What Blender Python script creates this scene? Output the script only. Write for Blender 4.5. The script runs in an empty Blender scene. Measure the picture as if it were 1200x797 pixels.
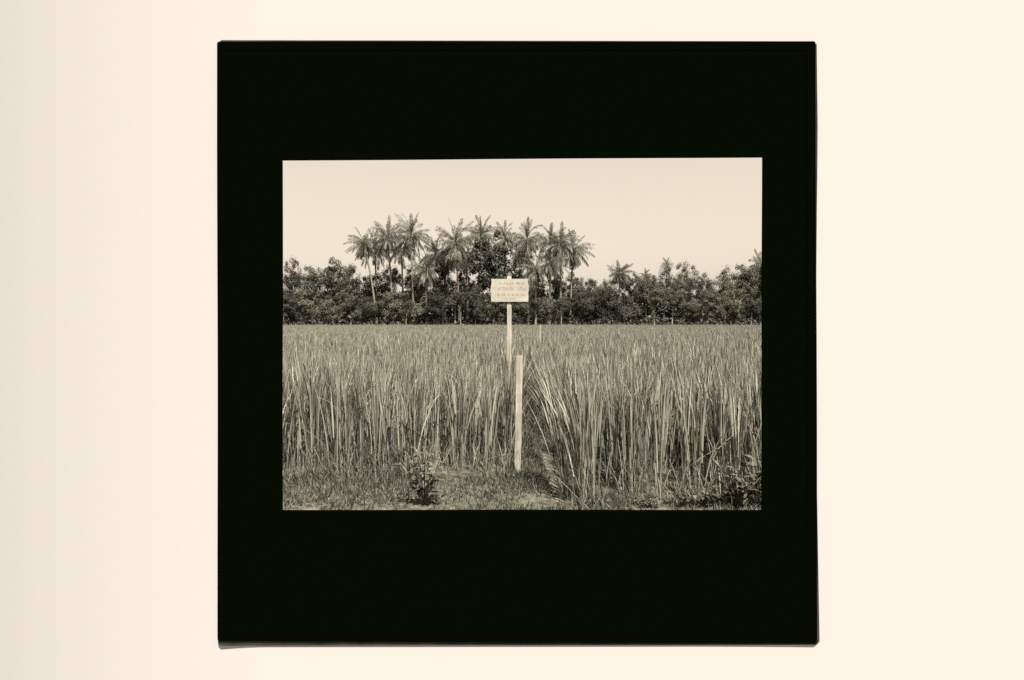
import bpy, math, random
import numpy as np
from mathutils import Vector, Matrix

# ------------------------------------------------------------------ camera, world, sun, exposure
scene = bpy.context.scene
COL = scene.collection
F = 678.0            # focal length in pixels of a 1200 px wide picture
CAM_H = 1.55
HOR = 376.5          # horizon row
R = math.radians

cam_data = bpy.data.cameras.new('camera')
cam = bpy.data.objects.new('camera', cam_data)
COL.objects.link(cam)
cam.location = (0, 0, CAM_H)
cam.rotation_euler = (R(90), 0, 0)
cam_data.sensor_fit = 'HORIZONTAL'
cam_data.sensor_width = 36.0
cam_data.lens = 36.0 * F / 1200.0
cam_data.shift_y = -(398.5 - HOR) / 1200.0
cam_data.clip_start = 0.05
cam_data.clip_end = 5000
scene.camera = cam

SUN_EL, SUN_AZ = 61.0, 159.0      # azimuth clockwise from +Y (behind the camera, to the right)
world = bpy.data.worlds.new('World')
scene.world = world
world.use_nodes = True
nt = world.node_tree
nt.nodes.clear()
out = nt.nodes.new('ShaderNodeOutputWorld')
bg = nt.nodes.new('ShaderNodeBackground')
sky = nt.nodes.new('ShaderNodeTexSky')
sky.sky_type = 'NISHITA'
sky.sun_disc = False
sky.sun_elevation = R(SUN_EL)
sky.sun_rotation = R(SUN_AZ)
sky.dust_density = 4.0
bw = nt.nodes.new('ShaderNodeRGBToBW')
gam = nt.nodes.new('ShaderNodeMath'); gam.operation = 'POWER'; gam.inputs[1].default_value = 0.35
mul = nt.nodes.new('ShaderNodeVectorMath'); mul.operation = 'SCALE'
mul.inputs[0].default_value = (1.39, 1.21, 1.0)
nt.links.new(sky.outputs[0], bw.inputs[0])
nt.links.new(bw.outputs[0], gam.inputs[0])
nt.links.new(gam.outputs[0], mul.inputs['Scale'])
nt.links.new(mul.outputs[0], bg.inputs['Color'])
bg.inputs['Strength'].default_value = 0.15
nt.links.new(bg.outputs[0], out.inputs[0])

sun_data = bpy.data.lights.new('sun', 'SUN')
sun_data.energy = 5.0
sun_data.angle = R(0.5)
sun_data.color = (1.0, 0.965, 0.85)
sun = bpy.data.objects.new('sun', sun_data)
COL.objects.link(sun)
_to = Vector((math.cos(R(SUN_EL)) * math.sin(R(SUN_AZ)), math.cos(R(SUN_EL)) * math.cos(R(SUN_AZ)), math.sin(R(SUN_EL))))
sun.rotation_euler = _to.to_track_quat('Z', 'Y').to_euler()
sun.location = (30, -30, 40)

vs = scene.view_settings
vs.view_transform = 'Standard'
vs.look = 'None'
vs.gamma = 1.0
vs.use_curve_mapping = False
vs.exposure = 1.55
scene.render.engine = 'CYCLES'
scene.cycles.use_denoising = False
scene.cycles.diffuse_bounces = 2
scene.cycles.transparent_max_bounces = 4

rng = np.random.default_rng(7)
random.seed(7)

# ------------------------------------------------------------------ helpers
def X(px, d): return (px - 600.0) / F * d
def Z(py, d): return CAM_H + (HOR - py) / F * d

def tag(o, label=None, cat=None, group=None, kind=None):
    if label: o['label'] = label
    if cat: o['category'] = cat
    if group: o['group'] = group
    if kind: o['kind'] = kind
    return o

def empty(name, loc, label=None, cat=None, group=None):
    o = bpy.data.objects.new(name, None)
    o.empty_display_size = 0.2
    COL.objects.link(o)
    o.location = loc
    return tag(o, label, cat, group)

def link(name, me, mat, parent=None, loc=(0, 0, 0)):
    o = bpy.data.objects.new(name, me)
    if mat is not None and len(me.materials) == 0: me.materials.append(mat)
    COL.objects.link(o)
    o.parent = parent
    o.location = loc
    return o

def np_mesh(name, verts, quads, smooth=False):
    """verts (N,3), quads (M,4)"""
    me = bpy.data.meshes.new(name)
    verts = np.asarray(verts, dtype=np.float32); quads = np.asarray(quads, dtype=np.int32)
    me.vertices.add(len(verts)); me.vertices.foreach_set('co', verts.ravel())
    m = len(quads)
    me.loops.add(m * 4); me.loops.foreach_set('vertex_index', quads.ravel())
    me.polygons.add(m)
    me.polygons.foreach_set('loop_start', np.arange(0, m * 4, 4, dtype=np.int32))
    me.polygons.foreach_set('loop_total', np.full(m, 4, dtype=np.int32))
    if smooth: me.polygons.foreach_set('use_smooth', np.ones(m, dtype=bool))
    me.update(calc_edges=True)
    return me

def join_arrays(parts):
    vs_, qs_, off = [], [], 0
    for v, q in parts:
        vs_.append(v); qs_.append(q + off); off += len(v)
    return np.concatenate(vs_), np.concatenate(qs_)

def pyd(name, verts, faces, smooth=False):
    me = bpy.data.meshes.new(name)
    me.from_pydata([tuple(v) for v in verts], [], faces)
    if smooth:
        for p in me.polygons: p.use_smooth = True
    me.update()
    return me

def blades(pos, az, lean, curve, length, width, seg=4, twist=None, fold=0.0):
    """grass / rice leaves as tapering ribbons, all arrays of length N"""
    n = len(az)
    t = np.linspace(0, 1, seg + 1)
    tm = (t[:-1] + t[1:]) / 2
    th = lean[:, None] + curve[:, None] * tm[None, :] ** 1.6
    step = (length / seg)[:, None]
    hx = np.concatenate([np.zeros((n, 1)), np.cumsum(np.sin(th) * step, 1)], 1)
    hz = np.concatenate([np.zeros((n, 1)), np.cumsum(np.cos(th) * step, 1)], 1)
    ca, sa = np.cos(az)[:, None], np.sin(az)[:, None]
    cx = pos[:, 0:1] + hx * ca; cy = pos[:, 1:2] + hx * sa; cz = pos[:, 2:3] + hz
    if twist is None: twist = rng.uniform(-1.3, 1.3, n)
    wa = az + np.pi / 2 + twist
    w = (0.55 + 0.75 * t) * (1 - t ** 2.2) ** 0.9
    w[-1] = 0.06
    w = w / w.max()
    hw = (width[:, None] * 0.5) * w[None, :]
    wx = np.cos(wa)[:, None] * hw; wy = np.sin(wa)[:, None] * hw
    L = np.stack([cx - wx, cy - wy, cz], -1); Rr = np.stack([cx + wx, cy + wy, cz], -1)
    V = np.stack([L, Rr], 2).reshape(-1, 3)          # n,(seg+1),2
    base = (np.arange(n) * (seg + 1) * 2)[:, None]
    k = (np.arange(seg) * 2)[None, :]
    b = base + k
    Q = np.stack([b, b + 1, b + 3, b + 2], -1).reshape(-1, 4)
    return V, Q

def tube(pts, radii, sides=8, cap=True):
    """python lists: tapered tube along points"""
    pts = [Vector(p) for p in pts]
    verts, faces = [], []
    for i, p in enumerate(pts):
        a = pts[max(i - 1, 0)]; b = pts[min(i + 1, len(pts) - 1)]
        d = (b - a).normalized()
        u = d.cross(Vector((0, 1, 0.01)))
        if u.length < 1e-3: u = d.cross(Vector((1, 0, 0)))
        u.normalize(); v = d.cross(u)
        for s in range(sides):
            an = 2 * math.pi * s / sides
            verts.append(p + (u * math.cos(an) + v * math.sin(an)) * radii[i])
    for i in range(len(pts) - 1):
        for s in range(sides):
            s2 = (s + 1) % sides
            faces.append((i * sides + s, i * sides + s2, (i + 1) * sides + s2, (i + 1) * sides + s))
    if cap:
        faces.append(tuple(range(sides))[::-1])
        faces.append(tuple((len(pts) - 1) * sides + s for s in range(sides)))
    return verts, faces

def merge(parts):
    V, Fc = [], []
    for v, f in parts:
        o = len(V); V += list(v); Fc += [tuple(i + o for i in q) for q in f]
    return V, Fc

# ------------------------------------------------------------------ materials (sepia print tones)
def base_mat(name, rough=0.8, spec=0.2):
    m = bpy.data.materials.new(name); m.use_nodes = True
    n = m.node_tree.nodes; p = n['Principled BSDF']
    p.inputs['Roughness'].default_value = rough
    p.inputs['Specular IOR Level'].default_value = spec
    return m, m.node_tree, p

def sep(v, tint=(1.0, 0.965, 0.76)):
    return (v * tint[0], v * tint[1], v * tint[2], 1)

def leaf_mat(name, lo, hi, rough=0.5, spec=0.3, trans=0.25, island=True, tint=(1.0, 0.965, 0.76), objvar=0.0):
    m, t, p = base_mat(name, rough, spec)
    geo = t.nodes.new('ShaderNodeNewGeometry')
    ramp = t.nodes.new('ShaderNodeValToRGB')
    ramp.color_ramp.elements[0].color = sep(lo, tint)
    ramp.color_ramp.elements[1].color = sep(hi, tint)
    if objvar:
        oi = t.nodes.new('ShaderNodeObjectInfo')
        mx = t.nodes.new('ShaderNodeMix'); mx.data_type = 'FLOAT'
        mx.inputs['Factor'].default_value = objvar
        t.links.new(geo.outputs['Random Per Island'], mx.inputs['A'])
        t.links.new(oi.outputs['Random'], mx.inputs['B'])
        t.links.new(mx.outputs['Result'], ramp.inputs['Fac'])
    else:
        t.links.new(geo.outputs['Random Per Island'], ramp.inputs['Fac'])
    t.links.new(ramp.outputs['Color'], p.inputs['Base Color'])
    tr = t.nodes.new('ShaderNodeBsdfTranslucent')
    t.links.new(ramp.outputs['Color'], tr.inputs['Color'])
    ms = t.nodes.new('ShaderNodeMixShader'); ms.inputs[0].default_value = trans
    t.links.new(p.outputs[0], ms.inputs[1]); t.links.new(tr.outputs[0], ms.inputs[2])
    t.links.new(ms.outputs[0], t.nodes['Material Output'].inputs['Surface'])
    return m

def noise_mat(name, lo, hi, scale=5.0, detail=6.0, rough=0.9, spec=0.1, bump=0.0, tint=(1.0, 0.965, 0.76), stretch=(1, 1, 1), pos=(0.3, 0.7)):
    m, t, p = base_mat(name, rough, spec)
    tc = t.nodes.new('ShaderNodeTexCoord'); mp = t.nodes.new('ShaderNodeMapping')
    mp.inputs['Scale'].default_value = stretch
    nz = t.nodes.new('ShaderNodeTexNoise'); nz.inputs['Scale'].default_value = scale; nz.inputs['Detail'].default_value = detail
    ramp = t.nodes.new('ShaderNodeValToRGB')
    ramp.color_ramp.elements[0].color = sep(lo, tint); ramp.color_ramp.elements[0].position = pos[0]
    ramp.color_ramp.elements[1].color = sep(hi, tint); ramp.color_ramp.elements[1].position = pos[1]
    t.links.new(tc.outputs['Object'], mp.inputs[0]); t.links.new(mp.outputs[0], nz.inputs['Vector'])
    t.links.new(nz.outputs['Fac'], ramp.inputs['Fac']); t.links.new(ramp.outputs['Color'], p.inputs['Base Color'])
    if bump:
        b = t.nodes.new('ShaderNodeBump'); b.inputs['Strength'].default_value = bump; b.inputs['Distance'].default_value = 0.02
        t.links.new(nz.outputs['Fac'], b.inputs['Height']); t.links.new(b.outputs[0], p.inputs['Normal'])
    return m

M_RICE = leaf_mat('rice_leaf', 0.02, 0.285, trans=0.05, rough=0.6, spec=0.15, tint=(1.0, 0.965, 0.80))
M_STRAW = leaf_mat('dry_straw', 0.06, 0.18, trans=0.1, rough=0.6)
M_GRASS = leaf_mat('short_grass', 0.02, 0.125, trans=0.2, rough=0.6)
M_WEED = leaf_mat('weed_leaf', 0.02, 0.11, trans=0.1, rough=0.6, spec=0.1)
M_WEEDPALE = leaf_mat('pale_weed_leaf', 0.10, 0.22, trans=0.2, rough=0.45, spec=0.4)
M_TREE = leaf_mat('tree_leaf', 0.010, 0.105, trans=0.08, rough=0.65, spec=0.12, objvar=0.62, tint=(1.0, 0.98, 0.74))
M_TREEDARK = leaf_mat('dark_tree_leaf', 0.010, 0.055, trans=0.08, rough=0.55, spec=0.25, tint=(1.0, 0.98, 0.74))
M_PALM = leaf_mat('palm_leaf', 0.045, 0.17, trans=0.25, rough=0.45, spec=0.4, objvar=0.5)
M_PALMTRUNK = noise_mat('palm_bark', 0.08, 0.19, scale=3, stretch=(1, 1, 6))
M_BARK = noise_mat('bark', 0.07, 0.15, scale=4, stretch=(2, 2, 0.6))
M_PALEBARK = noise_mat('pale_bark', 0.14, 0.26, scale=3, stretch=(2, 2, 0.7))
M_STEM = noise_mat('weed_stem', 0.10, 0.18, scale=20)
M_SOIL = noise_mat('soil', 0.045, 0.14, scale=2.3, detail=10, bump=0.6)
M_BUND = noise_mat('trodden_earth', 0.02, 0.11, scale=14, detail=10, bump=0.8)
M_MUD = noise_mat('paddy_mud', 0.012, 0.03, scale=3, detail=8, rough=0.7, bump=0.3)
M_WHITE = noise_mat('weathered_white_paint', 0.14, 0.33, scale=26, detail=10, tint=(1.0, 0.925, 0.79), rough=0.8, stretch=(1, 1, 0.09), bump=0.4, pos=(0.25, 0.6))
M_GREYWOOD = noise_mat('grey_weathered_wood', 0.20, 0.30, scale=20, tint=(1.0, 0.92, 0.78), stretch=(1, 1, 0.1))
M_BOARD = noise_mat('board_paint', 0.26, 0.33, scale=7, detail=8, tint=(1.0, 0.92, 0.80), rough=0.7)
M_INK = noise_mat('faded_lettering', 0.19, 0.245, scale=30, tint=(1.0, 0.86, 0.70))
M_MASK, _t, _p = base_mat('black_mask_paper', 1.0, 0.0); _p.inputs['Base Color'].default_value = (0.0008, 0.0015, 0.0003, 1)
M_TAPE, _t, _p = base_mat('black_binding_tape', 1.0, 0.0); _p.inputs['Base Color'].default_value = (0.0011, 0.0012, 0.0007, 1)
M_EDGE = noise_mat('worn_slide_edge', 0.008, 0.032, scale=9, tint=(1.0, 0.95, 0.85), stretch=(1, 1, 1), rough=0.8)
M_CARD, _t, _p = base_mat('light_table_cream', 1.0, 0.0); _p.inputs['Base Color'].default_value = (0.345, 0.331, 0.338, 1)

# ------------------------------------------------------------------ ground
def grid(name, x0, x1, y0, y1, nx, ny, fz, mat, parent=None):
    xs = np.linspace(x0, x1, nx + 1); ys = np.linspace(y0, y1, ny + 1)
    gx, gy = np.meshgrid(xs, ys)
    V = np.stack([gx, gy, fz(gx, gy)], -1).reshape(-1, 3)
    i = np.arange(ny)[:, None] * (nx + 1) + np.arange(nx)[None, :]
    Q = np.stack([i, i + 1, i + nx + 2, i + nx + 1], -1).reshape(-1, 4)
    return link(name, np_mesh(name, V, Q, True), mat, parent)

def vnoise(x, y, s, seed=0):
    """cheap smooth noise from sines"""
    r = np.random.default_rng(seed)
    z = 0
    for k in range(5):
        a = r.uniform(0, 6.28); f = s * r.uniform(0.6, 1.7); ph = r.uniform(0, 6.28)
        z = z + np.sin((x * np.cos(a) + y * np.sin(a)) * f + ph)
    return z / 5

g = grid('ground', -2500, 2500, -200, 3000, 40, 30, lambda x, y: x * 0 - 0.03, M_SOIL)
tag(g, kind='structure')

def bank_z(x, y):
    base = 0.018 * vnoise(x, y, 7, 3) + 0.016 * vnoise(x, y, 19, 4) + 0.008 * vnoise(x, y, 47, 5)
    ridge = 0.15 * np.exp(-((x - 0.15) / 0.18) ** 2) * (1 / (1 + np.exp(-(y - 6.15) * 5)))
    ditch = -0.14 * np.exp(-((x - 0.42) / 0.055) ** 2) * (1 / (1 + np.exp(-(y - 5.15) * 9)))
    return base + ridge + ditch

bank = grid('bank', -7, 7, 2.2, 6.6, 200, 70, lambda x, y: bank_z(x, y) - 0.03 * np.clip((y - 6.2) / 0.4, 0, 1), M_BUND)
tag(bank, kind='structure')
path = grid('path', -0.12, 0.52, 6.4, 14.0, 10, 60, lambda x, y: bank_z(x, y) - 0.006, M_BUND)
tag(path, kind='structure')

# ------------------------------------------------------------------ the rice
FRONT_L, FRONT_R = 5.60, 4.82
EDGE_L, EDGE_R = 0.0, 0.44

def tuft_points(d0, d1, dens, side):
    """side -1 left field, +1 right field; returns x,y of tufts"""
    hw = 0.60 * d1 + 2.2
    n = int(dens * (d1 - d0) * hw)
    y = rng.uniform(d0, d1, n); x = rng.uniform(0, hw, n)
    keep = x < 0.60 * y + 2.2
    x, y = x[keep], y[keep]
    if side < 0:
        x = EDGE_L - x + np.clip((y - 6.3) / 1.5, 0, 1) * 0.08 + np.clip((y - 9) / 5, 0, 1) * 0.11
        x = x - 0.09 * (y < 6.1)
        f = FRONT_L + 0.06 * vnoise(x, y * 0, 4, 11)
    else:
        x = EDGE_R + x - np.clip((y - 7.4) / 5, 0, 1) * 0.23
        f = FRONT_R + 0.06 * vnoise(x, y * 0, 4, 12)
    k = y > f
    return x[k], y[k]

def rice_zone(d0, d1, dens, nl, wmul, seg, side):
    tx, ty = tuft_points(d0, d1, dens, side)
    n = len(tx)
    if n == 0: return []
    far_ = np.clip((ty - 15) / 20, 0, 1)
    hgt = 1.07 - 0.03 * far_ + (1 - 0.75 * far_) * (0.05 * vnoise(tx, ty, 0.8, 21) + 0.03 * vnoise(tx, ty, 3.0, 22) + rng.normal(0, 0.03, n))
    hgt = hgt + (ty > 84) * np.abs(rng.normal(0, 0.16, n)) * (rng.random(n) < 0.3) + 0.10 * np.exp(-((ty - 7.7) / 0.7) ** 2 - (tx / 0.14) ** 2)
    # prevailing lean of the stand
    front = np.exp(-((ty - (FRONT_L if side < 0 else FRONT_R)) / 0.25) ** 2)
    edge = np.exp(-(((tx - EDGE_L) if side < 0 else (tx - EDGE_R)) / 0.22) ** 2)
    edge = edge * (ty < 10)
    T = np.repeat(np.arange(n), nl)
    N = len(T)
    az = rng.uniform(0, 2 * np.pi, N)
    r0 = np.abs(rng.normal(0, 0.032, N))
    px_ = tx[T] + np.cos(az) * r0; py_ = ty[T] + np.sin(az) * r0
    start = rng.uniform(0.22, 0.64, N) * (rng.random(N) > 0.30)
    if d0 > 15: start = rng.uniform(0.40, 0.70, N) * (rng.random(N) > 0.15)
    H = hgt[T]
    top = H * rng.uniform(0.80, 1.03, N)
    lean = np.abs(rng.normal(0.04, 0.045, N))
    curve = np.abs(rng.normal(0.0, 0.30, N))
    droop = (rng.random(N) < 0.05) & (np.abs(tx[T] - 0.2) > 0.55)
    curve = np.where(droop, rng.uniform(0.7, 1.9, N), curve)
    # splay out over the path at the field's side
    splay = edge[T] * rng.random(N)
    if side > 0:
        az = np.where(splay > 0.25, np.pi + rng.normal(0, 0.6, N), az)
        lean = lean + np.where(splay > 0.25, 0.20 * splay, 0)
        curve = np.where(splay > 0.25, np.minimum(curve, 0.3) + 0.5 * splay * rng.random(N), curve)
    else:
        az = np.where(splay > 0.4, rng.normal(0, 0.7, N), az)
        lean = lean + np.where(splay > 0.4, 0.16 * splay, 0)
    px_ = px_ + np.cos(az) * np.tan(lean) * start; py_ = py_ + np.sin(az) * np.tan(lean) * start
    ln = np.maximum(top - start, 0.15) * np.where(droop, 0.95, 1.0)
    wd = rng.uniform(0.007, 0.0155, N) * wmul * np.where(start < 0.01, 0.8, 1.0)
    # ribbons broadside roughly to any direction
    pos = np.stack([px_, py_, start], -1)
    parts = [blades(pos, az, lean, curve, ln, wd, seg)]
    return parts

rice_objs = []
for side, nm, lb in ((-1, 'rice_crop', 'tall upright rice crop filling the field left of the path'),
                     (1, 'rice_crop', 'tall rice crop splaying over the path in the right-hand field')):
    parts = []
    f0 = FRONT_L if side < 0 else FRONT_R
    parts += rice_zone(f0 - 0.1, 9.5, 30, 24 if side < 0 else 27, 1.0, 5, side)
    parts += rice_zone(9.5, 18, 20, 18, 1.3, 4, side)
    parts += rice_zone(18, 40, 13, 15, 1.45, 3, side)
    parts += rice_zone(40, 91, 7, 12, 2.0, 2, side)
    V, Q = join_arrays(parts)
    o = link(nm, np_mesh(nm, V, Q), M_RICE)
    tag(o, lb, 'rice crop', kind='stuff')
    # wet mud beneath
    x0, x1 = (-95, EDGE_L - 0.1) if side < 0 else (EDGE_R + 0.08, 95)
    mud = grid('paddy', x0, x1, (FRONT_L if side < 0 else FRONT_R) + 0.06, 92, 30, 30, lambda x, y: x * 0 - 0.012, M_MUD)
    tag(mud, kind='structure')

# dead basal leaves and broken straw in the foot of the crop
def straw_litter(side):
    n = 1300 if side < 0 else 1100
    x = rng.uniform(0, 4.2, n)
    if side < 0: x = EDGE_L - x; y = FRONT_L + rng.exponential(0.10, n) - 0.05
    else: x = EDGE_R + x; y = FRONT_R + rng.exponential(0.14, n) - 0.05
    z = rng.uniform(0.0, 0.25, n) ** 1.3
    az = rng.uniform(0, 6.28, n)
    return blades(np.stack([x, y, z], -1), az, np.abs(rng.normal(0.2, 0.3, n)), rng.uniform(0, 0.9, n), rng.uniform(0.10, 0.42, n), rng.uniform(0.003, 0.007, n), 3)
V, Q = join_arrays([straw_litter(-1), straw_litter(1)])
tag(link('straw_litter', np_mesh('straw_litter', V, Q), M_STRAW), 'pale broken straw and dead leaves at the foot of the rice', 'straw', kind='stuff')

# ------------------------------------------------------------------ short grass on the bank and path
def grass(n, x0, x1, y0, y1, h0, h1, cond=None, w=(0.003, 0.006)):
    x = rng.uniform(x0, x1, n); y = rng.uniform(y0, y1, n)
    if cond is not None:
        k = cond(x, y); x, y = x[k], y[k]
    n = len(x)
    patch = np.clip(0.7 + 0.9 * vnoise(x, y, 5, 31) + 0.5 * vnoise(x, y, 17, 32), 0.12, 1.7)
    return blades(np.stack([x, y, bank_z(x, y) - 0.01], -1), rng.uniform(0, 6.28, n), np.abs(rng.normal(0.35, 0.3, n)), rng.uniform(0, 1.2, n),
                  rng.uniform(h0, h1, n) * patch, rng.uniform(w[0], w[1], n), 3)
bare = lambda x, y: ~((((x - 0.30) / 0.33) ** 2 + ((y - 4.92) / 0.22) ** 2) < rng.uniform(0.4, 1.5, len(x)))
parts = [grass(22000, -2.9, 2.6, 4.55, 5.85, 0.02, 0.13, bare, (0.004, 0.009)),
         grass(9000, -6.5, 6.5, 2.3, 4.6, 0.03, 0.11),
         grass(3000, -6.0, -2.9, 4.5, 5.8, 0.03, 0.12),
         grass(6000, -0.04, 0.31, 5.3, 7.6, 0.06, 0.19, None, (0.003, 0.007)),
         grass(3500, -0.02, 0.4, 7.6, 13.5, 0.10, 0.35, None, (0.005, 0.009)),
         grass(2200, -2.7, 0.05, 5.45, 5.75, 0.06, 0.18)]
V, Q = join_arrays(parts)
tag(link('grass', np_mesh('grass', V, Q), M_GRASS), 'short dry grass covering the bank and the narrow path', 'grass', kind='stuff')

# ------------------------------------------------------------------ trees
def leaf_cards(c, nrm, size, asp=0.6):
    n = len(c)
    nrm = nrm / np.linalg.norm(nrm, axis=1, keepdims=True)
    a = rng.normal(size=(n, 3)); u = np.cross(nrm, a); u /= np.linalg.norm(u, axis=1, keepdims=True)
    v = np.cross(nrm, u)
    s = size[:, None]
    V = np.stack([c - u * s, c - v * s * asp, c + u * s, c + v * s * asp], 1)
    V[:, 0] -= nrm * s * 0.25; V[:, 2] -= nrm * s * 0.25
    return V.reshape(-1, 3), np.arange(n * 4).reshape(-1, 4)

def crown_mesh(seed, nclump=46, nleaf=52, lump=0.30, size=(0.045, 0.085), flat=1.0, shape='round'):
    """unit crown: radius about 1, centred at the origin"""
    global rng
    keep = rng; rng = np.random.default_rng(seed)
    d = rng.normal(size=(nclump, 3)); d /= np.linalg.norm(d, axis=1, keepdims=True)
    rad = rng.uniform(0.05, 0.86, nclump) ** 0.5
    off = 1 + 0.13 * np.sin(d[:, 0] * 5 + seed) * np.cos(d[:, 2] * 4 + seed * 2)
    cc = d * (rad * off)[:, None]
    if shape == 'bush': cc[:, 2] = np.abs(cc[:, 2]) * 1.35 - 0.75
    if shape == 'tiered': cc[:, 2] = np.round(cc[:, 2] * 2.2) / 2.2 + rng.normal(0, 0.05, nclump)
    T = np.repeat(np.arange(nclump), nleaf); n = len(T)
    cr = rng.uniform(0.6, 1.25, nclump) * lump
    q = rng.normal(size=(n, 3)); q /= np.linalg.norm(q, axis=1, keepdims=True)
    rr = rng.uniform(0.15, 1.0, n) ** 0.5 * np.where(rng.random(n) < 0.15, 1.5, 1.0)
    pos = cc[T] + q * (rr * cr[T])[:, None] * np.array([1, 1, 0.75])
    nrm = q * 0.8 + pos * 0.4 + np.array([0, 0, 0.55]) + rng.normal(0, 0.45, (n, 3))
    V, Q = leaf_cards(pos, nrm, rng.uniform(size[0], size[1], n))
    rng = keep
    return np_mesh('crown', V, Q)

CROWNS = [crown_mesh(s, nclump=60 + 4 * (s % 4), nleaf=95, size=(0.026, 0.055), lump=0.23 + 0.03 * (s % 3), shape=['round', 'bush', 'round', 'round'][s % 4]) for s in range(10)]
CROWN_FINE = crown_mesh(40, nclump=60, nleaf=110, lump=0.24, size=(0.02, 0.045))
CROWN_ROUND = crown_mesh(41, nclump=90, nleaf=100, lump=0.22, size=(0.03, 0.06))
for m in CROWNS + [CROWN_FINE]: m.materials.append(M_TREE)
CROWN_ROUND.materials.append(M_TREEDARK)

def trunk_mesh(h, r, lean, nlimb, spread, seed, limb_from=0.55):
    rr = random.Random(seed)
    parts = []
    pts = []
    for i in range(6):
        t = i / 5
        pts.append((lean * t * h + 0.03 * h * math.sin(3 * t + seed) * t, 0.03 * h * math.cos(2 * t + seed) * t, h * t))
    parts.append(tube(pts, [r * (1.25 if i == 0 else 1 - 0.13 * i) for i in range(6)], 7))
    for k in range(nlimb):
        t = limb_from + (1 - limb_from) * rr.random() * 0.8
        i = min(int(t * 5), 4); f = t * 5 - i
        p = Vector(pts[i]).lerp(Vector(pts[i + 1]), f)
        a = 2 * math.pi * (k + rr.random() * 0.6) / nlimb
        e = p + Vector((math.cos(a) * spread * 0.6, math.sin(a) * spread * 0.6, spread * (0.35 + 0.4 * rr.random())))
        mid = p.lerp(e, 0.5) + Vector((0, 0, 0.08 * spread))
        parts.append(tube([p, mid, e], [r * 0.5, r * 0.35, r * 0.15], 5))
    V, Fc = merge(parts)
    return pyd('trunk', V, Fc, True)

def tree(name, px, topy, hw, D, label, group, variant, boty=368, pale=False, crown=None, cat='tree', lean=0.0, tr=0.13):
    x = X(px, D); zt = Z(topy, D); zb = max(Z(boty, D), 0.5)
    rx = hw / F * D * 1.04; rz = (zt - zb) / 2 * 1.08; zc = (zt + zb) / 2
    t = empty(name, (x, D, 0.0), label, cat, group)
    link('trunk', trunk_mesh(zc, tr, lean, 5, rx, variant * 7 + int(px)), M_PALEBARK if pale else M_BARK, t)
    me = crown or CROWNS[variant % len(CROWNS)]
    c = link('crown', me, None, t, (lean * zc, 0, zc))
    c.scale = (rx, rx * 0.95, rz)
    c.rotation_euler = (0, 0, (variant * 1.7 + px * 0.13) % 6.28)
    return t

GB = 'trees in the back row of the wood'
back = [
 (318, 312, 16, 'broadleaf tree at the left picture edge, half cut by the black mask'),
 (344, 300, 13, 'feathery pointed tree standing up above the wood near the left edge'),
 (366, 310, 15, 'rounded back-row tree just right of the feathery pointed tree'),
 (390, 306, 17, 'broad domed tree rising highest between left edge and first palm'),
 (411, 309, 13, 'back-row tree touching the left side of the leaning palm'),
 (434, 312, 15, 'dark tree filling the space behind the leaning palm trunk'),
 (457, 310, 16, 'dark tree low behind the second palm from the left'),
 (489, 311, 17, 'dark tree at the foot of the tallest palm'),
 (519, 309, 16, 'grey bushy tree beneath the shaggy low palm'),
 (546, 305, 16, 'bushy tree right of the big spreading palm trunk'),
 (604, 314, 14, 'tree partly hidden behind the top of the notice board'),
 (630, 318, 15, 'tree rising just right of the notice board under the palms'),
 (653, 320, 13, 'tree under the four clustered palms right of the board'),
 (673, 321, 13, 'small domed tree below the drooping right-hand palm of the cluster'),
 (694, 326, 14, 'tree in the dip of the skyline right of the palm cluster'),
 (713, 319, 13, 'tree leaning against the fuzzy grey palm on its left'),
 (739, 319, 15, 'tree on the right side of the fuzzy grey palm'),
 (757, 319, 14, 'narrow tree under the tiny palm tip in the right half'),
 (778, 312, 15, 'pale crowned tree on left of the big two-trunk tree'),
 (802, 306, 18, 'wide pale speckled tree, broadest crown of the right half'),
 (823, 321, 13, 'low peaked tree in the notch beside the wide pale tree'),
 (850, 305, 18, 'dark tall rounded tree second from the right picture edge'),
 (873, 308, 17, 'dark tree between the tall rounded tree and the right edge'),
 (897, 309, 16, 'dark tree cut by the right edge of the black mask'),
]
for i, (px, ty, hw, lb) in enumerate(back):
    cr = CROWN_FINE if i in (1, 19, 18) else None
    tree('broadleaf_tree', px, ty, hw, 103 + (i * 37 % 7), lb, GB, i, boty=356, crown=cr)

tree('broadleaf_tree', 578, 274, 27, 99.5, 'tall dark round-headed tree standing just above the notice board', None, 3, boty=346, crown=CROWN_ROUND, tr=0.2)

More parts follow.
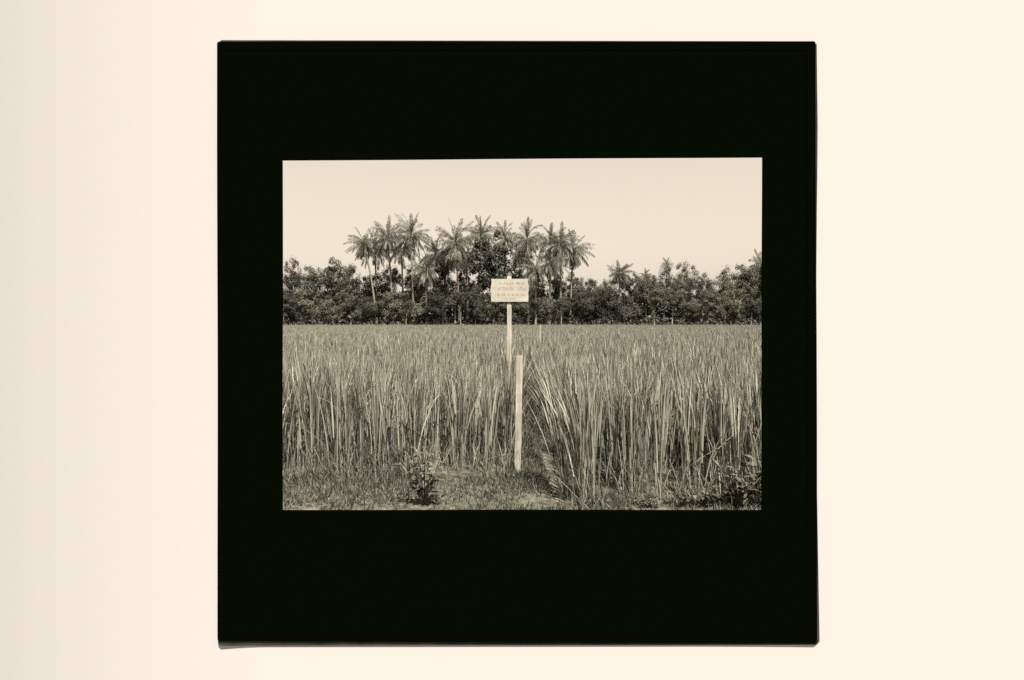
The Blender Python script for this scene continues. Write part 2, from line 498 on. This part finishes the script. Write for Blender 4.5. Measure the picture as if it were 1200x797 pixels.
GF = 'bushy trees along the far edge of the rice'
front = [
 (333, 344, 17, 'front bush at the far left edge of the rice field'),
 (358, 337, 17, 'full front bush second from the left picture edge'),
 (384, 343, 17, 'front bush below the broad domed tree'),
 (411, 335, 18, 'tall front bush left of the leaning palm trunk'),
 (437, 346, 15, 'front bush hiding the foot of the leaning palm'),
 (461, 341, 16, 'front bush hiding the foot of the second palm'),
 (487, 345, 18, 'wide front bush under the tallest palm'),
 (511, 339, 15, 'front bush between tallest palm and the pale twin stems'),
 (533, 338, 16, 'front tree with pale twin stems showing below its crown'),
 (557, 333, 16, 'front bush touching the left end of the notice board'),
 (586, 344, 18, 'front bush directly behind the post of the notice board'),
 (612, 345, 15, 'front bush below the right corner of the notice board'),
 (640, 339, 17, 'front bush standing behind the thin distant stake'),
 (666, 346, 15, 'low front bush below the drooping right-hand palm'),
 (690, 341, 18, 'wide front bush below the dip in the skyline'),
 (715, 337, 17, 'tall front bush below the fuzzy grey palm'),
 (742, 344, 15, 'front bush left of the upright pale trunk'),
 (766, 333, 15, 'front tree on an upright bare pale trunk'),
 (787, 330, 16, 'front tree on a slanting bare pale trunk'),
 (812, 349, 15, 'low front bush right of the slanting pale trunk'),
 (836, 341, 16, 'front bush below the notch beside the wide pale tree'),
 (862, 337, 18, 'wide dark front bush below the tall rounded tree'),
 (890, 341, 17, 'front bush cut by the right picture edge'),
]
for i, (px, ty, hw, lb) in enumerate(front):
    pale = i in (8, 17, 18)
    tree('bushy_tree', px, ty, hw, 93.5 + (i * 23 % 5), lb, GF, i + 3, boty=360 if pale else 376, pale=pale or i % 3 == 0, lean={18: 0.10, 17: 0.03}.get(i, 0.0), tr=0.16 if pale else 0.10)

GS = 'low shrubs at the far edge of the rice'
for i, px in enumerate([345, 385, 424, 462, 500, 560, 600, 653, 690, 729, 812, 860]):
    tree('low_shrub', px, 359 + (i * 5) % 9, 9 + (i * 3) % 4, 95.5 + (i % 3) * 0.5, 'low dark shrub in the shade at the far rice edge', GS, i + 5, boty=378, cat='shrub', tr=0.06)

# slender pale stems standing in front of the wood
def slender(px, topy, lean, label):
    D = 92.6
    t = empty('slender_sapling', (X(px, D), D, 0), label, 'sapling', 'slender pale saplings before the wood')
    h = Z(topy, D)
    link('trunk', trunk_mesh(h, 0.075, lean, 3, 0.8, int(px), 0.8), M_PALEBARK, t)
    c = link('crown', CROWNS[int(px) % 10], None, t, (lean * h, 0, h + 0.3)); c.scale = (1.3, 1.3, 0.9)
for a in [(476, 361, 0.0, 'thin pale sapling left of the tallest palm'), (540, 350, -0.03, 'thin pale sapling close beside the twin stems'),
          (627, 358, 0.02, 'thin pale sapling just left of the distant stake'), (658, 356, 0.0, 'thin pale sapling right of the distant stake'), (880, 362, 0.03, 'thin pale sapling near the right picture edge')]:
    slender(*a)

# the mass of the wood behind, one tangle
def wood_mass():
    P = []
    n = 60000
    x = rng.uniform(-110, 110, n); y = rng.uniform(110, 118, n)
    h = 7.0 + 1.2 * vnoise(x, y, 0.25, 51) + np.where(np.abs(x) > 52, 3.0, 0)
    z = h * rng.random(n) ** 0.8
    c = np.stack([x, y, z], -1)
    nr = rng.normal(0, 0.6, (n, 3)) + np.array([0, -0.5, 0.6])
    P.append(leaf_cards(c, nr, rng.uniform(0.25, 0.5, n)))
    for s in (-1, 1):
        n = 9000
        k = 22
        cx = s * rng.uniform(50, 105, k); cy = rng.uniform(94, 106, k); cz = rng.uniform(1.5, 7.5, k); cr = rng.uniform(1.5, 3, k)
        T = rng.integers(0, k, n); q = rng.normal(size=(n, 3)); q /= np.linalg.norm(q, axis=1, keepdims=True)
        c = np.stack([cx[T], cy[T], cz[T]], -1) + q * cr[T][:, None]
        P.append(leaf_cards(c, q + np.array([0, 0, 0.5]), rng.uniform(0.2, 0.4, n)))
    n = 9000     # undergrowth at the rice edge
    x = rng.uniform(-80, 80, n); y = rng.uniform(95, 109, n); z = rng.uniform(0, 1, n) ** 1.2 * 2.2
    P.append(leaf_cards(np.stack([x, y, z], -1), rng.normal(0, 0.6, (n, 3)) + np.array([0, -0.3, 0.6]), rng.uniform(0.15, 0.35, n)))
    V, Q = join_arrays(P)
    return np_mesh('wood', V, Q)
tag(link('wood', wood_mass(), M_TREEDARK), 'dark tangled wood and undergrowth behind the row of trees', 'wood', kind='stuff')

# ------------------------------------------------------------------ coconut palms
def palm_crown(seed, nf=38, L=5.4, up=0.0, wind=0.0, shag=1.0):
    r = np.random.default_rng(seed)
    parts = []
    for k in range(nf):
        az = 2 * np.pi * (k * 0.381966) + r.normal(0, 0.15)
        el0 = np.clip(1.5 - 2.45 * (k / nf) ** 0.75 + up + r.normal(0, 0.22), -1.25, 1.52)   # first fronds stand up, last hang
        ln = L * r.uniform(0.82, 1.08) * (0.95 if k < 3 else 1)
        bend = r.uniform(0.85, 1.6) * (0.25 if k < 3 else 0.9)
        S = 14
        t = np.linspace(0, 1, S + 1)
        el = el0 - bend * t ** 1.4
        st = ln / S
        hx = np.concatenate([[0], np.cumsum(np.cos(el[:-1]) * st)]); hz = np.concatenate([[0], np.cumsum(np.sin(el[:-1]) * st)])
        P = np.stack([np.cos(az) * hx + wind * hx * t, np.sin(az) * hx, hz], -1)
        side = np.array([-np.sin(az), np.cos(az), 0])
        dirs = np.gradient(P, axis=0); dirs /= np.linalg.norm(dirs, axis=1, keepdims=True)
        # rachis ribbon
        w = 0.09 * (1 - 0.75 * t)
        a = P - side * w[:, None]; b = P + side * w[:, None]
        V = np.stack([a, b], 1).reshape(-1, 3); i = np.arange(S) * 2
        parts.append((V, np.stack([i, i + 1, i + 3, i + 2], -1)))
        m = 38
        tt = np.clip(np.linspace(0.10, 1.0, m) + r.normal(0, 0.01, m), 0.05, 1.0)
        for sg in (-1, 1):
            base = np.stack([np.interp(tt, t, P[:, j]) for j in range(3)], -1)
            dd = np.stack([np.interp(tt, t, dirs[:, j]) for j in range(3)], -1)
            ll = 1.2 * shag * np.sin(np.pi * (0.15 + 0.8 * tt)) ** 0.6 * r.uniform(0.8, 1.15, m)
            hang = r.uniform(0.6, 1.8, m) * shag * (1 - 0.85 * np.clip(dd[:, 2], 0, 1))
            up_ = np.clip(dd[:, 2:3], 0, 1)
            ld = side[None] * sg * (0.8 - 0.3 * up_) + dd * (0.65 + 0.5 * up_) - np.array([0, 0, 1]) * hang[:, None]
            ld /= np.linalg.norm(ld, axis=1, keepdims=True)
            tip = base + ld * ll[:, None] - np.array([0, 0, 0.16])
            mid = base + ld * ll[:, None] * 0.5
            wv = dd - ld * (dd * ld).sum(1, keepdims=True); wv = wv / np.linalg.norm(wv, axis=1, keepdims=True) * r.uniform(0.025, 0.055, (m, 1))
            v = np.stack([base, mid - wv, tip, mid + wv], 1).reshape(-1, 3)
            parts.append((v, np.arange(m * 4).reshape(-1, 4)))
    V, Q = join_arrays(parts)
    me = np_mesh('crown', V, Q); me.materials.append(M_PALM)
    return me

PC = [palm_crown(1), palm_crown(2, 42, 5.6, 0.0), palm_crown(3, 36, 5.4, 0.15, 0.14), palm_crown(4, 38, 5.4, -0.2, -0.18, 1.2), palm_crown(5, 30, 5.2, 0.2, -0.1), palm_crown(6, 44, 5.5, -0.1, 0.2, 1.3)]

def palm(px, py, bpx, D, var, sc, label, r=0.17):
    """crown heart at px,py; foot at bpx"""
    xb = X(bpx, D); h = Z(py, D); dx = X(px, D) - xb
    t = empty('coconut_palm', (xb, D, 0), label, 'palm tree', 'coconut palms above the wood')
    pts = [(dx * (s ** 1.5), 0.1 * math.sin(s * 4 + px), h * s) for s in [i / 9 for i in range(10)]]
    V, Fc = tube(pts, [r * 1.7] + [r * (1.12 - 0.35 * i / 9) for i in range(1, 10)], 9)
    link('trunk', pyd('trunk', V, Fc, True), M_PALMTRUNK, t)
    c = link('crown', PC[var], None, t, (dx, pts[-1][1], h))
    c.scale = (sc, sc, sc); c.rotation_euler = (0.22 * math.sin(px * 1.3), 0.25 * math.sin(px * 2.1) + dx * 0.04, (px * 0.37) % 6.28)
    return t

for a in [
 (426, 284, 442, 100, 3, 0.56, 'leaning palm with drooping crown, leftmost of all the palms'),
 (439, 291, 442, 105, 0, 0.75, 'short palm squeezed behind, between the leaning palm and its right neighbour'),
 (454, 278, 461, 101, 1, 0.68, 'second tall palm, between leaning palm and tallest palm'),
 (481, 276, 485, 100, 2, 0.79, 'tallest palm with raised fronds and a long straight pale trunk'),
 (470, 292, 473, 106, 4, 0.75, 'shorter dark-stemmed palm at left shoulder of the tallest palm'),
 (510, 297, 511, 104, 5, 0.72, 'shaggy low palm in the gap right of the tallest palm'),
 (500, 316, 499, 99, 5, 0.62, 'young stemless-looking palm in the bushes below the gap'),
 (534, 284, 538, 100, 1, 0.82, 'big spreading palm left of the dark round-headed tree'),
 (563, 276, 560, 104, 2, 0.76, 'palm with upright fronds rising behind the dark round-headed tree'),
 (592, 280, 590, 107, 4, 0.72, 'thin palm peeping over the right side of the round-headed tree'),
 (618, 281, 619, 100, 0, 0.72, 'palm straight above the right end of the notice board'),
 (644, 284, 645, 103, 2, 0.70, 'left palm of the close group right of the board'),
 (657, 287, 657, 100, 1, 0.72, 'middle palm of the close group right of the board'),
 (672, 292, 668, 102, 3, 0.66, 'right palm of the close group with fronds drooping far right'),
 (645, 307, 644, 98, 5, 0.60, 'young low palm beneath the close group of palms'),
 (627, 315, 628, 99, 3, 0.62, 'shaggy low palm beside the upper right corner of the board'),
 (726, 320, 726, 104, 5, 0.48, 'fuzzy grey palm alone in the right half of the skyline'),
 (781, 310, 781, 114, 4, 0.31, 'small palm tip showing above the wide pale tree'),
 (756, 322, 756, 112, 4, 0.28, 'tiny palm tip just visible over the right-hand trees'),
 (521, 303, 522, 105, 3, 0.7, 'grey palm low between the gap palm and the big spreading palm'),
 (547, 300, 548, 106, 5, 0.66, 'low palm half hidden at left side of the round-headed tree'),
 (609, 298, 609, 106, 5, 0.66, 'low grey palm behind the upper edge of the notice board'),
 (892, 310, 892, 108, 3, 0.60, 'palm at the right picture edge, mostly cut off'),
]: palm(*a)

# ------------------------------------------------------------------ post, stake, notice board
def plank(w, d, h, seg=14, wob=0.003, seed=0, top_slant=0.0, bev=0.004):
    """hewn square post: chamfered section, slightly uneven along its length"""
    r = random.Random(seed)
    V, Fc = [], []
    sec = [(-1, -1 + 2 * bev / d), (-1 + 2 * bev / w, -1), (1 - 2 * bev / w, -1), (1, -1 + 2 * bev / d), (1, 1 - 2 * bev / d), (1 - 2 * bev / w, 1), (-1 + 2 * bev / w, 1), (-1, 1 - 2 * bev / d)]
    for i in range(seg + 1):
        ox, oy, s = r.uniform(-wob, wob), r.uniform(-wob, wob), r.uniform(0.96, 1.03)
        for (a, b) in sec:
            z = h * i / seg
            if i == seg: z += top_slant * a * w / 2
            V.append((a * w / 2 * s + ox, b * d / 2 * s + oy, z))
    for i in range(seg):
        for k in range(8):
            k2 = (k + 1) % 8
            Fc.append((i * 8 + k, i * 8 + k2, (i + 1) * 8 + k2, (i + 1) * 8 + k))
    Fc.append(tuple(range(8))[::-1]); Fc.append(tuple(seg * 8 + k for k in range(8)))
    return V, Fc

D = 5.74
V, Fc = plank(0.064, 0.055, Z(419.5, D) + 0.12, seed=4, top_slant=0.06)
po = link('wooden_post', pyd('wooden_post', V, Fc), M_WHITE, None, (X(606.2, D), D, -0.10))
po.rotation_euler = (0, R(0.9), 0)
tag(po, 'thick pale wooden post standing at the front corner of the path', 'post')

D = 20.0
V, Fc = plank(0.055, 0.05, Z(381.0, D) + 0.1, seed=6)
st = link('marker_stake', pyd('marker_stake', V, Fc), M_GREYWOOD, None, (X(633, D), D, -0.1))
tag(st, 'thin distant pale stake poking above the rice right of the board', 'stake')

D = 8.4
PPM = F / D
sign = empty('notice_board', (X(597, D), D, 0), 'white painted notice board with faded lettering on a tall pale post', 'sign')
sign.rotation_euler = (0, R(-0.1), 0)
hp = Z(323.5, D)
V, Fc = plank(0.066, 0.05, hp + 0.1, seg=18, seed=9)
link('post', pyd('post', V, Fc), M_WHITE, sign, (0, 0.0, -0.1))
bw_, bh_ = 43.2 / PPM, 26.6 / PPM
bx_, bz_ = (597.6 - 597) / PPM, Z(340.4, D)
V, Fc = plank(bw_, 0.02, bh_, seg=6, seed=10, wob=0.0006, bev=0.002)
# faded painted lettering: four lines, letter by letter from strokes (the words can no longer be read)
def lettering(which):
    r = random.Random(5 + which)
    P = []
    def stroke(x0, z0, x1, z1, w):
        d = Vector((x1 - x0, 0, z1 - z0)); n = Vector((-d.z, 0, d.x)).normalized() * w / 2
        pts = [Vector((x0, 0, z0)) - n, Vector((x1, 0, z1)) - n, Vector((x1, 0, z1)) + n, Vector((x0, 0, z0)) + n]
        V = [p + Vector((0, -0.0012, 0)) for p in pts] + [p + Vector((0, 0.0004, 0)) for p in pts]
        P.append((V, [(0, 1, 2, 3), (7, 6, 5, 4), (0, 4, 5, 1), (1, 5, 6, 2), (2, 6, 7, 3), (3, 7, 4, 0)]))
    # (z centre, x start, x end, letter height, stroke) as fractions of the board
    lines = [(0.80, 0.22, 0.93, 0.07, 0.006), (0.58, 0.05, 0.96, 0.135, 0.010), (0.31, 0.17, 0.93, 0.085, 0.007), (0.12, 0.36, 0.66, 0.06, 0.005)]
    for (zc, xa, xb, lh, sw) in lines[which:which + 1]:
        h = lh * bh_; w = h * 0.62
        x = (xa - 0.5) * bw_; z0 = zc * bh_ - h / 2
        while x < (xb - 0.5) * bw_ - w:
            k = r.random()
            if k < 0.13: x += w * 0.9; continue
            kind = r.randrange(6)
            if kind in (0, 1, 2): stroke(x, z0, x, z0 + h * r.choice([1, 1, 1.25]), sw)
            if kind in (1, 3): stroke(x, z0 + h, x + w * 0.7, z0 + h, sw * 0.7); stroke(x + w * 0.7, z0, x + w * 0.7, z0 + h, sw)
            if kind in (2, 4): stroke(x, z0, x + w * 0.7, z0 + 0.001, sw * 0.7); stroke(x + w * 0.7, z0, x + w * 0.7, z0 + h * 0.7, sw)
            if kind == 5: stroke(x, z0, x + w * 0.7, z0 + h, sw)
            x += w * 1.05
    V, Fc = merge(P)
    return [v + Vector((0, -0.0102, 0)) for v in V], Fc
parts_ = [lettering(w_) for w_ in range(4)]
nb_ = len(Fc)
V, Fc = merge([(V, Fc)] + parts_)
board = link('board', pyd('board', V, Fc), M_BOARD, sign, (bx_, -0.036, bz_ - bh_ / 2))
board.data.materials.append(M_INK)
for p in board.data.polygons:
    if p.index >= nb_: p.material_index = 1

# ------------------------------------------------------------------ weeds and fallen straws in the foreground
def broad_leaf(p, az, el, L, W, droop=0.6, fold=0.25):
    S = 4; V = []; Fc = []
    p = Vector(p); d_el = el
    c = p.copy()
    side = Vector((-math.sin(az), math.cos(az), 0))
    prof = [0.05, 0.75, 1.0, 0.65, 0.03]
    for i in range(S + 1):
        up = Vector((-math.cos(az) * math.sin(d_el), -math.sin(az) * math.sin(d_el), math.cos(d_el)))
        w = W / 2 * prof[i]
        V += [c - side * w + up * w * fold, c.copy(), c + side * w + up * w * fold]
        c = c + Vector((math.cos(az) * math.cos(d_el), math.sin(az) * math.cos(d_el), math.sin(d_el))) * (L / S)
        d_el -= droop / S
    for i in range(S):
        for k in (0, 1): Fc.append((i * 3 + k, i * 3 + k + 1, i * 3 + 4 + k, i * 3 + 3 + k))
    return V, Fc

def weed(px, by, h, spread, nst, nlf, L, W, seed, label, mat, group=None):
    r = random.Random(seed)
    D = CAM_H * F / (by - HOR)
    t = empty('weed_plant', (X(px, D), D, 0), label, 'weed', group)
    stems, leaves = [], []
    for s in range(nst):
        a = 2 * math.pi * (s + r.random() * 0.7) / nst
        sp = spread * r.uniform(0.25, 1.0); hh = h * r.uniform(0.6, 1.0) * (1.0 if s else 1.0)
        pts = [(math.cos(a) * sp * q ** 1.3, math.sin(a) * sp * q ** 1.3, hh * q) for q in (0, .25, .5, .75, 1)]
        stems.append(tube(pts, [0.006, 0.005, 0.0045, 0.004, 0.002], 5))
        for k in range(nlf):
            q = 0.25 + 0.75 * (k + r.random()) / nlf; q = min(q, 1)
            i = min(int(q * 4), 3); f = q * 4 - i
            p = Vector(pts[i]).lerp(Vector(pts[i + 1]), f)
            sz = r.uniform(0.7, 1.15) * (1.1 - 0.45 * q)
            leaves.append(broad_leaf(p, a + r.uniform(-2.6, 2.6), r.uniform(0.0, 0.9), L * sz, W * sz, r.uniform(0.5, 1.3)))
    V, Fc = merge(stems); link('stem', pyd('stem', V, Fc, True), M_STEM, t)
    V, Fc = merge(leaves); link('foliage', pyd('foliage', V, Fc), mat, t)
    return t

weed(498, 591, 0.50, 0.24, 10, 9, 0.12, 0.045, 1, 'bushy dark weed with pointed leaves in front of the left rice', M_WEED)
weed(496, 566, 0.40, 0.20, 8, 9, 0.085, 0.022, 2, 'fine-leaved weed against the rice behind the dark bushy weed', M_WEEDPALE)
weed(868, 594, 0.36, 0.28, 8, 7, 0.11, 0.065, 3, 'broad-leaved weed in the lower right picture corner', M_WEED, 'broad-leaved weeds at the right')
weed(888, 592, 0.46, 0.18, 7, 7, 0.12, 0.075, 4, 'tall broad-leaved weed cut by the right picture edge', M_WEED, 'broad-leaved weeds at the right')
weed(846, 593, 0.26, 0.20, 5, 6, 0.10, 0.06, 5, 'low broad-leaved weed left of the corner weed', M_WEED, 'broad-leaved weeds at the right')
weed(822, 594, 0.17, 0.18, 6, 5, 0.085, 0.05, 9, 'sparse low weed between the creeping weed and the broad-leaved weeds', M_WEED)
weed(760, 594, 0.09, 0.20, 7, 5, 0.06, 0.03, 10, 'thin creeping weed under the middle of the right-hand rice', M_WEED)
weed(800, 592, 0.13, 0.20, 8, 7, 0.07, 0.035, 6, 'small creeping weed at the foot of the right-hand rice', M_WEED)
weed(688, 591, 0.07, 0.16, 8, 7, 0.065, 0.035, 7, 'flat dark weed beside the bare patch on the path', M_WEED)

def straw(px0, py0, px1, py1, d0, d1, sag, label, w=0.007):
    a = Vector((X(px0, d0), d0, Z(py0, d0))); b = Vector((X(px1, d1), d1, Z(py1, d1)))
    pts = []
    for i in range(9):
        t = i / 8
        p = a.lerp(b, t); p.z += sag * 4 * t * (1 - t)
        pts.append(p - a)
    V, Fc = tube(pts, [w * 0.5 * (1 - 0.75 * i / 8) for i in range(9)], 5)
    o = link('bent_straw', pyd('bent_straw', V, Fc, True), M_STRAW, None, a)
    tag(o, label, 'straw', 'single pale bent straws')
straw(383, 525, 331, 496, 5.62, 5.60, 0.06, 'pale straw arching across the left rice at the picture edge')
straw(522, 537, 470, 497, 5.62, 5.60, 0.05, 'pale straw bent down above the fine-leaved weed')
straw(560, 545, 600, 533, 5.62, 5.62, 0.03, 'pale straw curving to the left of the thick post')
straw(838, 540, 862, 577, 4.92, 4.86, -0.01, 'thick bare dead stalk slanting down among the corner weeds', 0.018)
straw(810, 545, 857, 517, 4.94, 4.90, 0.01, 'thin pale straw slanting up above the dead stalk', 0.010)
straw(742, 590, 760, 578, 4.86, 4.84, 0.01, 'short pale straw lying at the foot of the right rice', 0.014)

# little pale stone at the foot of the post
def stone():
    r = random.Random(3); V, Fc = [], []
    for i in range(5):
        for k in range(8):
            th = math.pi * (i + 0.5) / 5; a = 2 * math.pi * k / 8; q = r.uniform(0.85, 1.1)
            V.append((0.016 * math.sin(th) * math.cos(a) * q, 0.013 * math.sin(th) * math.sin(a) * q, 0.011 * math.cos(th) * q))
    for i in range(4):
        for k in range(8):
            Fc.append((i * 8 + k, (i + 1) * 8 + k, (i + 1) * 8 + (k + 1) % 8, i * 8 + (k + 1) % 8))
    Fc.append(tuple(range(8))); Fc.append(tuple(32 + k for k in range(8))[::-1])
    return pyd('pale_stone', V, Fc, True)
s = link('pale_stone', stone(), M_WHITE, None, (X(601.5, 5.6), 5.6, float(bank_z(np.array([X(601.5, 5.6)]), np.array([5.6]))[0]) + 0.05))
tag(s, 'small white stone at the foot of the thick post', 'stone')

# ------------------------------------------------------------------ the black slide mount and the cream card standing in for its light table
DM = 1.80
def mp(px, py, d=DM): return (X(px, d), Z(py, d))
def ring_mesh(outer, inner, y0, y1):
    """flat ring between two quads with n points each side, given thickness"""
    n = len(outer); V = []
    for y in (y0, y1):
        for (x, z) in outer: V.append((x, y, z))
        for (x, z) in inner: V.append((x, y, z))
    Fc = []
    for i in range(n):
        j = (i + 1) % n
        Fc.append((i, j, n + j, n + i))
        Fc.append((2 * n + i, 3 * n + i, 3 * n + j, 2 * n + j))
        Fc.append((i, 2 * n + i, 2 * n + j, j))
        Fc.append((n + i, n + j, 3 * n + j, 3 * n + i))
    return V, Fc
def rect_pts(c, n=14, wob=0.0, rad=0.0, seed=0):
    """c: four pixel corners TL TR BR BL; n points per side"""
    r = random.Random(seed); P = []
    ph = [r.uniform(0, 6.28) for _ in range(4)]
    for s in range(4):
        a, b = c[s], c[(s + 1) % 4]
        for i in range(n):
            t = i / n
            x = a[0] + (b[0] - a[0]) * t; y = a[1] + (b[1] - a[1]) * t
            w = wob * math.sin(math.pi * t) * math.sin(5 * t + ph[s])
            if s % 2 == 0: y += w
            else: x += w
            P.append([x, y])
        if rad: pass
    if rad:
        for s in range(4):
            i = s * n; cx = sum(q[0] for q in c) / 4; cy = sum(q[1] for q in c) / 4
            P[i][0] += rad * (1 if cx > P[i][0] else -1); P[i][1] += rad * (1 if cy > P[i][1] else -1)
            a = c[s]; b = c[(s + 1) % 4]; pa = c[(s - 1) % 4]
            def towards(u, v, dd):
                l = math.hypot(v[0] - u[0], v[1] - u[1]); return [u[0] + (v[0] - u[0]) * dd / l, u[1] + (v[1] - u[1]) * dd / l]
            P[(i + 1) % len(P)] = towards(a, b, rad * 2.2); P[(i - 1) % len(P)] = towards(a, pa, rad * 2.2)
    return P
OUT = [(254.5, 49), (955.5, 48.5), (957.5, 754), (255, 751)]
WIN = [(331, 188), (893.5, 184.5), (892.5, 598), (331, 598)]
TAPE_IN = [(264, 58), (946, 58), (948, 745), (264, 743)]
mount = empty('slide_mount', (0, DM, Z(757, DM)), 'large black square slide mount framing the rice field in its window', 'slide mount')
z0 = Z(757, DM)
def local(P, d): return [(X(p[0], d), Z(p[1], d) - z0) for p in P]
V, Fc = ring_mesh(local(rect_pts(TAPE_IN, 14), DM), local(rect_pts(WIN, 14, 0.35, 0, 3), DM), 0.0, 0.003)
link('mask', pyd('mask', V, Fc), M_MASK, mount)
V, Fc = ring_mesh(local(rect_pts(OUT, 14, 0.5, 0.8, 5), DM), local(rect_pts([(p[0] + a, p[1] + b) for p, (a, b) in zip(TAPE_IN, ((1, 1), (-1, 1), (-1, -1), (1, -1)))], 14, 0.3, 0, 8), DM), -0.001, 0.0026)
link('binding_tape', pyd('binding_tape', V, Fc), M_TAPE, mount)
BACK = [(256, 47.2), (955, 48.5), (959.5, 755.5), (255.5, 756.5)]
bk = rect_pts(BACK, 14, 0.0, 1.6, 9)
for i, p in enumerate(bk):
    if 14 < i < 28 : p[0] += 2.6 * math.exp(-((p[1] - 120) / 130) ** 2) + 1.6 * math.exp(-((p[1] - 720) / 40) ** 2) - 1.6 * math.exp(-((p[1] - 480) / 140) ** 2)
db = DM + 0.004
# keep the back plate's opening clear of the view through the window
inner = local(rect_pts([(322, 180), (902, 176), (902, 607), (322, 607)], 14), db)
V, Fc = ring_mesh(local(bk, db), inner, 0.0034, 0.0062)
link('back_plate', pyd('back_plate', V, Fc), M_EDGE, mount)

def card():
    x_out0, x_out1 = -3.6, 3.6
    zlo, zhi = -0.02, 2.70
    hx0, hx1 = X(312, DM), X(912, DM); hz0, hz1 = Z(616, DM), Z(168, DM)
    xs = sorted(set([hx0, hx1] + list(np.linspace(x_out0, hx0, 140)) + list(np.linspace(hx1, x_out1, 12)) + list(np.linspace(hx0, hx1, 6))))
    zs = sorted(set([hz0, hz1] + list(np.linspace(zlo, hz0, 5)) + list(np.linspace(hz1, zhi, 5)) + list(np.linspace(hz0, hz1, 4))))
    def yy(x): return DM + 0.0075 + 0.21 * (min(max(0.0, -x - 0.75), 1.1) ** 2 + 2.2 * max(0.0, -x - 1.85)) + 0.012 * max(0, x - 0.8) ** 2  # left side bends back so it shades darker, imitating the table's light falloff
    V, Fc = [], []
    nx, nz = len(xs), len(zs)
    for l in (0, 0.012):
        for z in zs:
            for x in xs: V.append((x, yy(x) + l, z))
    inside = lambda i, k: hx0 - 1e-6 <= xs[i] and xs[i + 1] <= hx1 + 1e-6 and hz0 - 1e-6 <= zs[k] and zs[k + 1] <= hz1 + 1e-6
    o = nx * nz
    edges = {}
    for k in range(nz - 1):
        for i in range(nx - 1):
            if inside(i, k): continue
            q = (k * nx + i, k * nx + i + 1, (k + 1) * nx + i + 1, (k + 1) * nx + i)
            Fc.append(q); Fc.append(tuple(v + o for v in q[::-1]))
            for a, b in zip(q, q[1:] + q[:1]):
                if (b, a) in edges: del edges[(b, a)]
                else: edges[(a, b)] = 1
    for (a, b) in edges: Fc.append((b, a, a + o, b + o))
    return pyd('light_table_card', V, Fc)
c = link('light_table_card', card(), M_CARD)
tag(c, 'large plain cream card standing in for the light table behind the black slide mount', 'card')
